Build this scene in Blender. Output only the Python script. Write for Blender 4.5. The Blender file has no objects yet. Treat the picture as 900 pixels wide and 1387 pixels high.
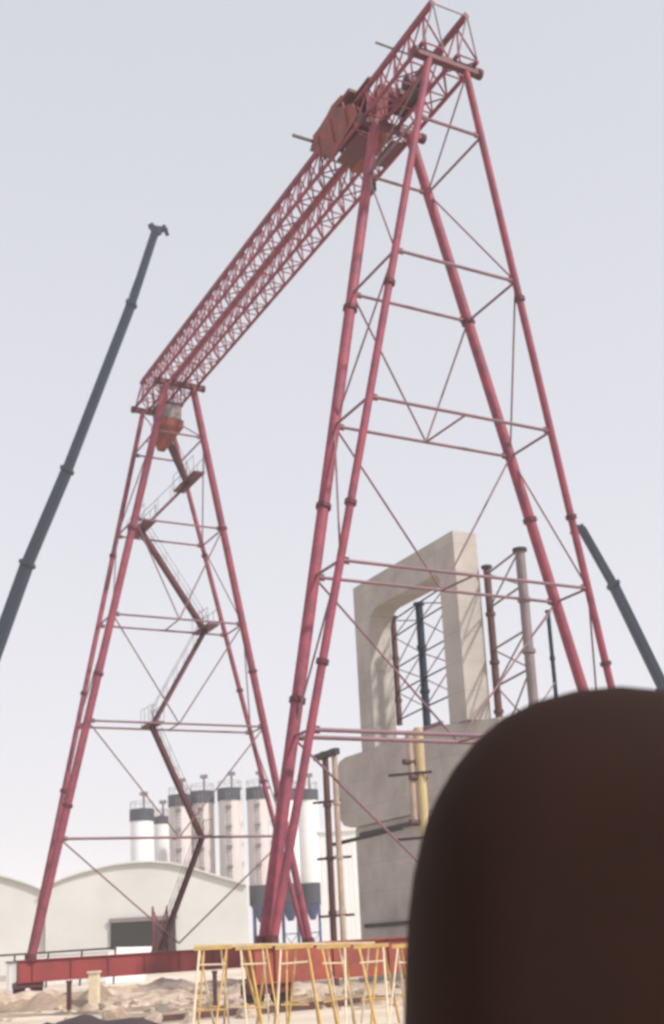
import bpy, bmesh, math, random
from mathutils import Vector, Matrix
random.seed(7)
S = bpy.context.scene
COL = S.collection
V = Vector

# ------------------------------------------------------------------ camera
PW, PH = 900.0, 1387.0
F, PITCH, ROLL, CH = 1614.33, 0.2433, 0.0615, 1.714
CX, CY = 520.7, 868.98
cosr, sinr, cosp, sinp = math.cos(ROLL), math.sin(ROLL), math.cos(PITCH), math.sin(PITCH)
r0, u0, fw = V((1, 0, 0)), V((0, -sinp, cosp)), V((0, cosp, sinp))
IX = r0 * cosr - u0 * sinr
IU = r0 * sinr + u0 * cosr
cam_d = bpy.data.cameras.new('camera')
cam = bpy.data.objects.new('camera', cam_d)
COL.objects.link(cam)
cam.matrix_world = Matrix(((IX.x, IU.x, -fw.x, 0), (IX.y, IU.y, -fw.y, 0), (IX.z, IU.z, -fw.z, CH), (0, 0, 0, 1)))
cam_d.sensor_width = 36
cam_d.sensor_fit = 'AUTO'
cam_d.lens = 36 * F / PH
cam_d.shift_x = (PW / 2 - CX) / PH
cam_d.shift_y = (CY - PH / 2) / PH
cam_d.clip_start = 0.05
cam_d.clip_end = 3000
cam_d.dof.use_dof = True
cam_d.dof.focus_distance = 3.4
cam_d.dof.aperture_fstop = 5.6
S.camera = cam

# ------------------------------------------------------------------ sky, sun, exposure
SUN_EL = math.radians(46)
SUN_AZ = V((0.85, -0.52)).normalized()          # horizontal direction towards the sun
w = bpy.data.worlds.new('World')
S.world = w
w.use_nodes = True
nt = w.node_tree
bg = nt.nodes['Background']
sky = nt.nodes.new('ShaderNodeTexSky')
sky.sky_type = 'NISHITA'
sky.sun_disc = False
sky.sun_elevation = SUN_EL
sky.sun_rotation = math.atan2(SUN_AZ.x, SUN_AZ.y)
sky.air_density = 1.2
sky.dust_density = 6.0
sky.ozone_density = 1.0
hs = nt.nodes.new('ShaderNodeHueSaturation')
hs.inputs['Saturation'].default_value = 0.30
mx = nt.nodes.new('ShaderNodeMix')
mx.data_type = 'RGBA'
mx.inputs[0].default_value = 0.72
tcw = nt.nodes.new('ShaderNodeTexCoord')
sxyz = nt.nodes.new('ShaderNodeSeparateXYZ')
rmp = nt.nodes.new('ShaderNodeValToRGB')               # milky high veil: a little paler low down
rmp.color_ramp.elements[0].position = 0.0
rmp.color_ramp.elements[0].color = (.775, .78, .85, 1)
rmp.color_ramp.elements[1].position = 0.75
rmp.color_ramp.elements[1].color = (.625, .645, .715, 1)
vm = nt.nodes.new('ShaderNodeVectorMath'); vm.operation = 'SCALE'; vm.inputs['Scale'].default_value = 9.4
nt.links.new(tcw.outputs['Generated'], sxyz.inputs[0])
nt.links.new(sxyz.outputs['Z'], rmp.inputs[0])
nt.links.new(rmp.outputs[0], vm.inputs[0])
nt.links.new(vm.outputs[0], mx.inputs[7])
nt.links.new(sky.outputs[0], hs.inputs['Color'])
nt.links.new(hs.outputs[0], mx.inputs[6])
nt.links.new(mx.outputs[2], bg.inputs[0])
bg.inputs[1].default_value = 0.11

sl = bpy.data.lights.new('sun', 'SUN')
sl.energy = 3.6
sl.angle = math.radians(3.0)
sl.color = (1.0, 0.93, 0.83)
sun = bpy.data.objects.new('sun', sl)
COL.objects.link(sun)
sd = V((SUN_AZ.x * math.cos(SUN_EL), SUN_AZ.y * math.cos(SUN_EL), math.sin(SUN_EL)))
sun.rotation_euler = sd.to_track_quat('Z', 'Y').to_euler()
sun.location = (30, -20, 60)

S.view_settings.view_transform = 'Standard'
S.view_settings.look = 'None'
S.view_settings.exposure = 0.25
S.view_settings.gamma = 1.0
S.view_settings.use_curve_mapping = False
S.render.engine = 'CYCLES'
S.cycles.volume_bounces = 2
S.cycles.max_bounces = 6
S.cycles.use_denoising = True
S.cycles.filter_width = 2.0

# ------------------------------------------------------------------ materials
def mat(name, c, rough=0.7, metal=0.0, var=0.25, scale=1.5, bump=0.15, c2=None, scale2=None, coat=0.0, spec=0.4, stretch=None):
    m = bpy.data.materials.new(name)
    m.use_nodes = True
    n, l = m.node_tree.nodes, m.node_tree.links
    b = n['Principled BSDF']
    b.inputs['Roughness'].default_value = rough
    b.inputs['Metallic'].default_value = metal
    b.inputs['Specular IOR Level'].default_value = spec
    b.inputs['Coat Weight'].default_value = coat
    tc = n.new('ShaderNodeTexCoord')
    src = tc.outputs['Object']
    if stretch:
        mp = n.new('ShaderNodeMapping')
        mp.inputs['Scale'].default_value = stretch
        l.new(src, mp.inputs[0])
        src = mp.outputs[0]
    no = n.new('ShaderNodeTexNoise')
    no.inputs['Scale'].default_value = scale
    no.inputs['Detail'].default_value = 6
    no.inputs['Roughness'].default_value = 0.65
    l.new(src, no.inputs['Vector'])
    cr = n.new('ShaderNodeValToRGB')
    c2 = c2 or tuple(x * (1 - var) for x in c)
    cr.color_ramp.elements[0].position = 0.33
    cr.color_ramp.elements[1].position = 0.62
    cr.color_ramp.elements[0].color = (*c2, 1)
    cr.color_ramp.elements[1].color = (*c, 1)
    l.new(no.outputs['Fac'], cr.inputs['Fac'])
    l.new(cr.outputs['Color'], b.inputs['Base Color'])
    if bump:
        n2 = n.new('ShaderNodeTexNoise')
        n2.inputs['Scale'].default_value = scale2 or scale * 8
        n2.inputs['Detail'].default_value = 4
        l.new(src, n2.inputs['Vector'])
        bp = n.new('ShaderNodeBump')
        bp.inputs['Strength'].default_value = bump
        bp.inputs['Distance'].default_value = 0.05
        l.new(n2.outputs['Fac'], bp.inputs['Height'])
        l.new(bp.outputs['Normal'], b.inputs['Normal'])
    return m

M = {}
M['red'] = mat('crane_red_paint', (.28, .055, .088), .65, .05, scale=2.2, c2=(.15, .042, .070))
M['bracered'] = mat('faded_brace_paint', (.21, .115, .14), .6, .1, scale=.9, c2=(.15, .09, .115))
M['orangebeam'] = mat('faded_orange_red_paint', (.31, .075, .050), .75, 0, scale=1.6, c2=(.19, .05, .045))
M['redbright'] = mat('beam_red_paint', (.27, .042, .045), .6, .1, scale=.7, c2=(.17, .034, .04))
M['orange'] = mat('cabin_orange_red', (.25, .055, .045), .7, .0, scale=1.8, c2=(.12, .04, .04))
M['dkred'] = mat('dark_red_steel', (.11, .03, .045), .6, .2, scale=2)
M['dark'] = mat('dark_steel', (.055, .045, .05), .6, .3, scale=2)
M['brownsteel'] = mat('rusty_steel', (.12, .06, .055), .75, .1, scale=3, c2=(.07, .035, .035))
M['greysteel'] = mat('grey_steel', (.22, .18, .19), .6, .2, scale=2)
M['boom'] = mat('blue_grey_boom_paint', (.008, .024, .052), .7, .1, scale=1)
M['white'] = mat('white_paint', (.72, .71, .70), .6, .0, scale=1, var=.12)
M['conc'] = mat('cast_concrete', (.45, .42, .395), .9, 0, scale=.55, c2=(.34, .315, .30), scale2=6, bump=.2)
M['concdk'] = mat('stained_concrete', (.47, .43, .41), .9, 0, scale=.45, c2=(.34, .30, .29), scale2=5, bump=.2)
M['hall'] = mat('hall_sheeting', (.57, .575, .565), .7, 0, scale=.16, var=.13, bump=0.05)
M['hallroof'] = mat('hall_roof_sheeting', (.56, .57, .56), .6, 0, scale=.1, var=.08, bump=0.05)
M['silo'] = mat('silo_shell', (.62, .56, .55), .7, 0, scale=.35, var=.14, bump=.05, stretch=(3, 3, .4))
M['silowhite'] = mat('silo_white_shell', (.78, .77, .77), .5, 0, scale=.35, var=.08, bump=.05)
M['slate'] = mat('slate_blue_paint', (.030, .034, .058), .55, 0, scale=.8)
M['blue'] = mat('blue_paint', (.05, .075, .22), .5, 0, scale=1)
M['yellow'] = mat('yellow_paint', (.56, .37, .12), .7, 0, scale=5, c2=(.42, .27, .12))
M['cream'] = mat('cream_paint', (.68, .58, .42), .7, 0, scale=5, var=.2)
M['ylwpipe'] = mat('mustard_pipe_paint', (.50, .42, .20), .6, 0, scale=1.5, c2=(.42, .30, .20))
M['tan'] = mat('tan_pipe_paint', (.42, .33, .27), .7, 0, scale=1.2, c2=(.30, .22, .18))
M['door_recess'] = mat('green_recess_shade', (.008, .011, .010), .8, 0, scale=2)  # green taken nearly to black: shade of the doorway recess is in the colour
M['door_recess2'] = mat('brown_recess_shade', (.035, .020, .023), .8, 0, scale=2)  # brown half of the same opening, its dark interior put into the colour
M['glass'] = mat('cab_glass', (.05, .06, .07), .1, 0, bump=0, spec=.8)
M['rubber'] = mat('tyre_rubber', (.02, .02, .02), .85, 0)
M['brown'] = mat('dark_brown_vinyl', (.022, .0098, .0070), .85, 0, scale=3, c2=(.018, .0088, .0064), scale2=160, bump=.02, spec=.12)
M['soil'] = mat('brown_soil', (.36, .27, .20), .95, 0, scale=1.1, c2=(.22, .15, .115), scale2=9, bump=.6)
M['rubble'] = mat('broken_concrete', (.52, .43, .35), .95, 0, scale=2.0, c2=(.28, .20, .155), scale2=12, bump=.5)
M['tarp'] = mat('dark_tarpaulin', (.050, .032, .035), .7, 0, scale=2, bump=.3)
M['cab'] = M['white']

def add_joints(m, along):
    n, l = m.node_tree.nodes, m.node_tree.links
    b = n['Principled BSDF']
    tc = n.new('ShaderNodeTexCoord')
    dt = n.new('ShaderNodeVectorMath'); dt.operation = 'DOT_PRODUCT'; dt.inputs[1].default_value = along
    l.new(tc.outputs['Object'], dt.inputs[0])
    sx = n.new('ShaderNodeSeparateXYZ'); l.new(tc.outputs['Object'], sx.inputs[0])
    cb = n.new('ShaderNodeCombineXYZ'); l.new(dt.outputs['Value'], cb.inputs[0]); l.new(sx.outputs['Z'], cb.inputs[1])
    br = n.new('ShaderNodeTexBrick')
    br.offset = 0.0
    br.inputs['Scale'].default_value = 1.0
    br.inputs['Brick Width'].default_value = 2.44
    br.inputs['Row Height'].default_value = 1.22
    br.inputs['Mortar Size'].default_value = .018
    br.inputs['Mortar Smooth'].default_value = .4
    br.inputs['Color1'].default_value = (1, 1, 1, 1)
    br.inputs['Color2'].default_value = (.95, .945, .94, 1)
    br.inputs['Mortar'].default_value = (.80, .78, .76, 1)
    l.new(cb.outputs[0], br.inputs['Vector'])
    mxx = n.new('ShaderNodeMix'); mxx.data_type = 'RGBA'; mxx.blend_type = 'MULTIPLY'; mxx.inputs[0].default_value = 1
    src = b.inputs['Base Color'].links[0].from_socket
    l.new(src, mxx.inputs[6]); l.new(br.outputs['Color'], mxx.inputs[7]); l.new(mxx.outputs[2], b.inputs['Base Color'])
add_joints(M['conc'], (.2, .98, 0)); add_joints(M['concdk'], (-.45, .9, 0))
# ground: pale dusty site surface with damp and tyre-worn patches
g = mat('pale_site_ground', (.62, .55, .47), .95, 0, scale=.11, c2=(.40, .32, .25), scale2=3, bump=.4)
M['ground'] = g

# ------------------------------------------------------------------ pixel -> world helpers (real distances)
def ray(px, py):
    X, U = (px - CX) / F, (CY - py) / F
    return IX * X + IU * U + fw
def at(px, py, Y):
    r = ray(px, py)
    return V((0, 0, CH)) + r * (Y / r.y)
def atz(px, py, z):
    r = ray(px, py)
    return V((0, 0, CH)) + r * ((z - CH) / r.z)

# ------------------------------------------------------------------ mesh helpers
class MB:
    def __init__(s):
        s.bm = bmesh.new()
    def tube(s, a, b, r, r2=None, n=10, caps=True):
        a, b = V(a), V(b)
        d = b - a
        L = d.length
        if L < 1e-6: return s
        q = d.to_track_quat('Z', 'Y').to_matrix().to_4x4()
        bmesh.ops.create_cone(s.bm, cap_ends=caps, segments=n, radius1=r, radius2=r if r2 is None else r2, depth=L,
                              matrix=Matrix.Translation((a + b) / 2) @ q)
        return s
    def bar(s, a, b, wd, ht, up=V((0, 0, 1)), w2=None, h2=None):
        a, b = V(a), V(b)
        d = (b - a).normalized()
        sx = d.cross(up)
        sx = sx.normalized() if sx.length > 1e-5 else V((1, 0, 0))
        sz = sx.cross(d).normalized()
        vs = []
        for p, ww, hh in ((a, wd, ht), (b, w2 or wd, h2 or ht)):
            for i, j in ((-1, -1), (1, -1), (1, 1), (-1, 1)):
                vs.append(s.bm.verts.new(p + sx * (i * ww / 2) + sz * (j * hh / 2)))
        for f in ((3, 2, 1, 0), (4, 5, 6, 7), (0, 1, 5, 4), (1, 2, 6, 5), (2, 3, 7, 6), (3, 0, 4, 7)):
            s.bm.faces.new([vs[i] for i in f])
        return s
    def prism(s, pts, d):
        """closed outline pts (coplanar) pushed along vector d"""
        d = V(d)
        a = [s.bm.verts.new(V(p)) for p in pts]
        b = [s.bm.verts.new(V(p) + d) for p in pts]
        n = len(a)
        s.bm.faces.new(a[::-1]); s.bm.faces.new(b)
        for i in range(n):
            s.bm.faces.new((a[i], a[(i + 1) % n], b[(i + 1) % n], b[i]))
        return s
    def box(s, o, ax, ay, az):
        """box from corner o with edge vectors"""
        o, ax, ay, az = V(o), V(ax), V(ay), V(az)
        return s.prism([o, o + ax, o + ax + ay, o + ay], az)
    def rock(s, c, r, rnd):
        m = Matrix.Translation(c) @ Matrix.Rotation(rnd.uniform(0, 6), 4, 'Z') @ Matrix.Rotation(rnd.uniform(-.5, .5), 4, 'X') @ Matrix.Diagonal((r * rnd.uniform(.8, 1.6), r * rnd.uniform(.6, 1.2), r * rnd.uniform(.4, .8), 1))
        ret = bmesh.ops.create_icosphere(s.bm, subdivisions=1, radius=1, matrix=m)
        for v in ret['verts']:
            v.co += V((rnd.uniform(-1, 1), rnd.uniform(-1, 1), rnd.uniform(-1, 1))) * r * .28
        return s
    def build(s, name, m, parent=None, smooth=False, bevel=0, kind=None):
        bm = s.bm
        bmesh.ops.recalc_face_normals(bm, faces=bm.faces)
        if bevel:
            bmesh.ops.bevel(bm, geom=list(bm.edges), offset=bevel, segments=2, affect='EDGES', profile=.6)
        base = V(parent['_w']) if parent and '_w' in parent else V((0, 0, 0))
        me = bpy.data.meshes.new(name)
        if parent is None:
            # a thing that is one mesh: origin at the base centre
            xs = [v.co for v in bm.verts]
            c = sum(xs, V()) / len(xs)
            base = V((c.x, c.y, min(v.z for v in xs)))
        bmesh.ops.translate(bm, verts=bm.verts, vec=-base)
        bm.to_mesh(me); bm.free()
        if smooth:
            for p in me.polygons: p.use_smooth = True
            if hasattr(me, 'set_sharp_from_angle'): me.set_sharp_from_angle(angle=math.radians(40))
        me.materials.append(m)
        o = bpy.data.objects.new(name, me)
        COL.objects.link(o)
        if parent is None:
            o.location = base
        else:
            o.parent = parent
        o['_w'] = tuple(base)
        if kind: o['kind'] = kind
        return o

def thing(name, label, cat, loc, group=None):
    o = bpy.data.objects.new(name, None)
    COL.objects.link(o)
    o.location = loc
    o['_w'] = tuple(loc)
    o['label'] = label; o['category'] = cat
    if group: o['group'] = group
    return o
def tag(o, label, cat, group=None):
    o['label'] = label; o['category'] = cat
    if group: o['group'] = group
    return o
def lerp(a, b, t): return a + (b - a) * t

# ------------------------------------------------------------------ ground
bm = bmesh.new()
bmesh.ops.create_grid(bm, x_segments=2, y_segments=2, size=700)
gm = bpy.data.meshes.new('ground'); bm.to_mesh(gm); bm.free()
gm.materials.append(M['ground'])
go = bpy.data.objects.new('ground', gm); COL.objects.link(go); go['kind'] = 'structure'
go.location = (0, 300, 0)

# ------------------------------------------------------------------ gantry crane
H = 30.0
X0, Y0, TH, W, L, BT, A, A0 = 2.3671, 35.7083, 2.101, 6.8128, 25.7363, 0.709, 1.8512, 0.2644
UD = V((math.cos(TH), math.sin(TH), 0)); VD = V((math.sin(TH), -math.cos(TH), 0)); ZD = V((0, 0, 1))
ZF = 1.8
def P(u, v, z): return V((X0, Y0, 0)) + UD * u + VD * v + ZD * z
def legp(t, inner, side, z):
    s = 1 if t == 'n' else -1
    uu = 0 if t == 'n' else L
    k = s * (1 if inner else -1)
    q = (z - ZF) / (H - ZF)
    return P(uu + k * (A0 + (A - A0) * q), side * (W + (BT - W) * q), z)

crane = thing('gantry_crane', 'huge dark red lattice gantry crane standing on two A-shaped tube towers', 'gantry crane', P(L / 2, 0, 0))
def flange(a, b, f, r, parent):
    c = lerp(a, b, f); d = (b - a).normalized()
    MB().tube(c - d * .07, c + d * .07, r, n=14).build('flange', M['dkred'], parent)
def brace(a, b, r, kind): MB().tube(a, b, r, n=8).build(kind, M['bracered'], crane, smooth=True)
levels = {'n': [27.6, 22.59, 17.52, 12.32, 7.39], 'f': [27.3, 22.54, 17.63, 12.42, 6.96]}
for t in 'nf':
    for inner in (1, 0):
        for side in (-1, 1):
            a, b = legp(t, inner, side, ZF - .1), legp(t, inner, side, H - .12)
            r = .185 if inner else .125
            lg = MB().tube(a, b, r, n=16).build('leg', M['red'], crane, smooth=True)
            for f in ((.24, .46, .72) if inner else (.27, .44, .70)):
                flange(a, b, f + (.02 if side > 0 else 0), r + .06, lg)
            # forked foot plate
            MB().tube(a - ZD * .05, a + ZD * .25, r + .05, n=12).build('foot_collar', M['dkred'], lg)
    zz = levels[t]
    for i, z in enumerate(zz):
        for inner in (1, 0):
            if t == 'f' and i == 4 and not inner: continue
            brace(legp(t, inner, -1, z), legp(t, inner, 1, z), .055 if i < 4 else .065, 'horizontal_brace')
        for side in (-1, 1):
            brace(legp(t, 1, side, z), legp(t, 0, side, z), .045, 'horizontal_brace')
    # V bracing on the inner face, with the short strut that joins the two faces at the V's point
    for i in range(1, 5):
        z1 = zz[i]; z2 = zz[i + 1] if i < 4 else ZF + .25
        mid = (legp(t, 1, -1, z2) + legp(t, 1, 1, z2)) / 2
        for side in (-1, 1):
            brace(legp(t, 1, side, z1), mid, .036 if i < 4 else .04, 'diagonal_brace')
        if i in (1, 2, 3):
            mo = (legp(t, 0, -1, z2) + legp(t, 0, 1, z2)) / 2
            brace(mid, lerp(mo, legp(t, 0, 1, z2), .02), .036, 'strut')
    # zigzag on the two narrow side faces
    zl = [H - .2] + zz + [ZF + .4]
    for side in (-1, 1):
        for i in range(0, len(zl) - 2):
            brace(legp(t, i % 2 == 1, side, zl[i]), legp(t, i % 2 == 0, side, zl[i + 1]), .032, 'diagonal_brace')
    for i, z in enumerate(zz):
        for side in (-1, 1):
            for inner in (1, 0):
                c = legp(t, inner, side, z)
                r = .185 if inner else .125
                MB().box(c - VD * side * (r + .16) - UD * .012 - ZD * .11, VD * side * .20, UD * .024, ZD * .22).build('gusset', M['dkred'], crane)
    # head beams on top of the legs
    for uo in (-A, A):
        uu = (0 if t == 'n' else L) + uo
        MB().bar(P(uu, -1.28, H - .02), P(uu, 1.28, H - .02), .24, .26).build('head_beam', M['dkred'], crane, bevel=.012)
        for v in (-1.28, 1.28):
            MB().tube(P(uu, v - .07, H - .02), P(uu, v + .07, H - .02), .19, n=12).build('end_plate', M['dkred'], crane)
# end carriages on the ground
for t in 'nf':
    uu = 0 if t == 'n' else L
    m = M['orangebeam'] if t == 'n' else M['redbright']
    bmz = MB().bar(P(uu, -W - .55, 1.23), P(uu, W + .9, 1.23), .62, .92).build('end_carriage', m, crane, bevel=.02)
    f = MB()
    for zt in (.77, 1.70):
        f.bar(P(uu, -W - .6, zt), P(uu, W + .95, zt), .80, .045)
    k = -W
    while k < W + .5:
        f.bar(P(uu, k, .8), P(uu, k, 1.67), .78, .03, up=UD) if False else f.box(P(uu - .38, k, .80), UD * .76, VD * .025, ZD * .87)
        k += 1.7
    f.build('stiffener', m, bmz)
    for v in (-W - .1, W + .3):
        bg_ = MB().box(P(uu - .3, v - .62, .50), UD * .6, VD * 1.24, ZD * .25).build('bogie', M['dkred'], crane, bevel=.01)
        for dv in (-.38, .38):
            MB().tube(P(uu - .11, v + dv, .44), P(uu + .11, v + dv, .44), .26, n=20).build('wheel', M['dark'], bg_)
        MB().bar(P(uu, v, .70), P(uu, v, .52), .5, .4).build('yoke', M['brownsteel'], bg_)

# the two triangular girder trusses
ZB, ZT = H + .22, H + 1.80
U0, U1 = -A - .25, L + A + .25
for sgn in (-1, 1):
    vi, vo, vt = sgn * .30, sgn * 1.07, sgn * .68
    rnd = random.Random(3)
    lac = MB()
    n = 31
    st = (U1 - U0) / n
    for i in range(n):
        a0, a1 = U0 + i * st, U0 + (i + 1) * st
        am = (a0 + a1) / 2
        for vb in (vi, vo):
            lac.tube(P(a0, vb, ZB), P(am, vt, ZT), .034, n=6).tube(P(am, vt, ZT), P(a1, vb, ZB), .034, n=6)
        lac.tube(P(a0, vi, ZB), P(a0, vo, ZB), .03, n=6)
        if i % 2: lac.tube(P(a0, vi, ZB), P(a1, vo, ZB), .03, n=6)
        else: lac.tube(P(a0, vo, ZB), P(a1, vi, ZB), .03, n=6)
    lac.tube(P(U1, vi, ZB), P(U1, vo, ZB), .03, n=6)
    tr = lac.build('girder_truss', M['red'], crane)
    for vb in (vi, vo):
        MB().tube(P(U0, vb, ZB), P(U1, vb, ZB), .075, n=12).build('bottom_chord', M['red'], tr, smooth=True)
    MB().tube(P(U0 - .15, vt, ZT), P(U1 + .1, vt, ZT), .10, n=12).build('top_chord', M['red'], tr, smooth=True)
    MB().bar(P(U0 - .1, vt, ZT + .13), P(U1 + .05, vt, ZT + .13), .07, .09).build('rail', M['dark'], tr)
    for i in range(0, n + 1, 3):
        MB().tube(P(U0 + i * st, vt, ZT), P(U0 + i * st, vt, ZT), .1) if False else None
    # inclined end bars
    for ue, q in ((U0 - .15, U0), (U1 + .1, U1)):
        MB().tube(P(ue, vt, ZT), P(q, vo, ZB), .028, n=6).build('end_bar', M['greysteel'], tr)
        MB().tube(P(ue, vt, ZT), P(q, vi, ZB), .028, n=6).build('end_bar', M['greysteel'], tr)
for ue in (U0 - .12, U1 + .08):
    MB().tube(P(ue, -.68, ZT), P(ue, .68, ZT), .03, n=6).build('tie_bar', M['greysteel'], crane)
for i in range(1, 10):
    u = U0 + (U1 - U0) * i / 10
    MB().tube(P(u, -.30, ZB), P(u, .30, ZB), .045, n=6).build('tie_bar', M['red'], crane)

# zigzag stair inside the far tower
def sp(z, q, dz=0, f=0.5):
    """point inside the far tower: q runs 0..1 from left leg to right leg, f from outer to inner face"""
    a = lerp(legp('f', 0, -1, z), legp('f', 1, -1, z), f); b = lerp(legp('f', 0, 1, z), legp('f', 1, 1, z), f)
    return lerp(a, b, q) + ZD * dz
stops = [(27.6, .50), (25.35, .80), (22.45, .17), (17.45, .76), (12.42, .38), (6.96, .62), (1.8, .44)]
pts = [sp(z, q) for z, q in stops]
for i in range(len(pts) - 1):
    a, b = pts[i], pts[i + 1]
    fl = MB()
    for o in (-.22, .22):
        fl.bar(a + UD * o, b + UD * o, .05, .15)
    fl.bar(a - ZD * .05, b - ZD * .05, .40, .03, up=ZD)
    n = int(abs(a.z - b.z) / .3)
    for k in range(1, n):
        c = lerp(a, b, k / n)
        fl.box(c - UD * .22 - VD * .08, UD * .44, VD * .16, ZD * .03)
    fo = fl.build('stair_flight', M['dkred'], crane)
    hr = MB()
    for o in (-.22, .22):
        hr.tube(a + UD * o + ZD * .85, b + UD * o + ZD * .85, .012, n=6)
        for k in range(0, n, 3):
            c = lerp(a, b, k / n) + UD * o
            hr.tube(c, c + ZD * .85, .010, n=5)
    hr.build('handrail', M['brownsteel'], fo)
for z, q in stops[1:-1]:
    a = sp(z, q, f=.08); b = sp(z, q, f=1.02)
    d = VD * .30
    po = MB().prism([a - d, b - d, b + d, a + d], ZD * .10).build('stair_platform', M['dkred'], crane)
    hr = MB()
    for s_ in (-1, 1):
        for k in range(4):
            c = lerp(a, b, k / 3) + d * s_
            hr.tube(c, c + ZD * .9, .012, n=5)
        hr.tube(a + d * s_ + ZD * .9, b + d * s_ + ZD * .9, .013, n=6)
    hr.build('handrail', M['brownsteel'], po)
# ladder frame standing at the stair's foot
lf = MB()
c = sp(1.8, .44)
for s_ in (-.35, .35):
    lf.tube(c + VD * s_ - ZD * .1, c + VD * s_ + ZD * 2.0, .05, n=6)
lf.tube(c - VD * .35, c + VD * .35 + ZD * 1.9, .04, n=6).tube(c + VD * .35, c - VD * .35 + ZD * 1.9, .04, n=6)
lf.build('stair_foot_frame', M['red'], crane)

# operator's cabin hung under the girder beside the far tower's head
cc = sp(27.6, .36, f=.75)
cb = MB()
hx, hy = VD * .62, UD * .75
lo, mi, hi = cc - ZD * .95, cc + ZD * .15, cc + ZD * .55
ring = lambda c, k: [c - hx * k - hy * k, c + hx * k - hy * k, c + hx * k + hy * k, c - hx * k + hy * k]
rs = [[cb.bm.verts.new(p) for p in rr] for rr in (ring(lo - VD * .30, .28), ring(mi, 1.0), ring(hi, 1.0))]
for a_, b_ in ((0, 1), (1, 2)):
    for i in range(4):
        cb.bm.faces.new((rs[a_][i], rs[a_][(i + 1) % 4], rs[b_][(i + 1) % 4], rs[b_][i]))
cb.bm.faces.new(rs[0][::-1]); cb.bm.faces.new(rs[2])
cab = cb.build('operator_cabin', M['orange'], crane, bevel=.02)
MB().box(cc - VD * .50 - UD * .70 + ZD * .60, VD * 1.0, UD * .02, ZD * .75).build('window', M['greysteel'], cab)
MB().box(cc - VD * .65 - UD * .75 + ZD * 1.4, VD * 1.3, UD * 1.5, ZD * .06).build('cabin_roof', M['dkred'], cab)
hg = MB()
for s1 in (-1, 1):
    for s2 in (-1, 1):
        hg.tube(cc + hx * s1 * .8 + hy * s2 * .8 + ZD * .5, cc + hx * s1 * .9 + hy * s2 * .8 + ZD * (ZB - cc.z), .04, n=6)
hg.build('hanger', M['dkred'], cab)
MB().tube(cc - VD * 1.15 - ZD * .6, cc - VD * .3 - ZD * .6, .035, n=6).build('bracket', M['dark'], cab)

# hoist trolley riding on the girder near the near tower
tz = ZT + .20
trl = thing('hoist_trolley', 'rust red hoist trolley with side plates riding on the gantry girder near its high end', 'hoist trolley', P(4, 0, tz))
MB().box(P(3.0, -1.05, tz + .06), UD * 3.0, VD * 2.1, ZD * .14).build('deck', M['orange'], trl, bevel=.01)
fr = MB()
for v in (-.68, .68): fr.bar(P(2.0, v, tz), P(6.1, v, tz), .2, .11)
fr.build('frame', M['dkred'], trl)
pl = MB()
pl.prism([P(2.3, -1.17, tz - 1.5), P(4.3, -1.17, tz - 1.9), P(6.1, -1.17, tz - .45), P(5.7, -1.17, tz - .1), P(4.7, -1.17, tz + .08), P(3.8, -1.17, tz - .15), P(2.6, -1.17, tz - .8)], VD * .05)
spo = pl.build('side_plate', M['orange'], trl)
rbm = MB()
for k in range(3):
    u_ = 3.0 + k * 1.05
    rbm.bar(P(u_, -1.20, tz - 1.45), P(u_ + .25, -1.20, tz - .3), .05, .06)
rbm.build('stiffener', M['orange'], spo)
MB().box(P(2.5, -1.05, H - .12), UD * 1.7, VD * .7, ZD * .06).build('lower_tray', M['dkred'], trl)
MB().box(P(2.3, .25, H - .12), UD * 1.5, VD * .5, ZD * .06).build('lower_tray', M['dkred'], trl)
MB().box(P(4.9, -.9, tz - .9), UD * .8, VD * .5, ZD * .6).build('electric_cabinet', M['greysteel'], trl, bevel=.02)
for k in (-.12, .12):
    MB().tube(P(3.7 + k, 0, tz), P(3.7 + k, 0, H - 1.2), .02, n=6).build('hoist_rope', M['dark'], trl)
MB().box(P(3.45, -.15, H - 1.5), UD * .5, VD * .3, ZD * .35).build('hook_block', M['dark'], trl, bevel=.03)
hs_ = MB()
hs_.prism([P(3.5, -1.0, tz + .205), P(5.4, -1.0, tz + .205), P(4.5, -1.0, tz + .5), P(3.7, -1.0, tz + .42)], VD * 1.25)
hs_.build('winch_house', M['orange'], trl, bevel=.02)
MB().tube(P(3.1, .3, tz + .55), P(3.1, 1.15, tz + .55), .32, n=20).build('rope_drum', M['dkred'], trl)
MB().tube(P(4.4, .35, tz + .42), P(4.4, 1.05, tz + .42), .2, n=16).build('motor', M['dark'], trl)
hb = MB()
hb.prism([P(2.7, -.24, tz - 2.0), P(4.7, -.24, tz - 2.0), P(5.0, -.24, tz - .05), P(2.3, -.24, tz - .05)], VD * .48)
hb.build('load_frame', M['orange'], trl, bevel=.02)
bf = MB()
bf.bar(P(6.05, -1.9, tz + .0), P(6.05, 1.3, tz + .0), .08, .10)
bf.build('walkway_beam', M['dark'], trl)
MB().bar(P(.35, -1.4, tz - .02), P(.35, 1.0, tz - .02), .05, .06).build('walkway_beam', M['dark'], trl)
hr = MB()
for k in range(6):
    c = P(3.1 + k * .55, 1.0, tz + .19); hr.tube(c, c + ZD * .5, .02, n=5)
hr.tube(P(3.1, 1.0, tz + .69), P(5.85, 1.0, tz + .69), .022, n=6)
hr.build('handrail', M['greysteel'], trl)
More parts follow.
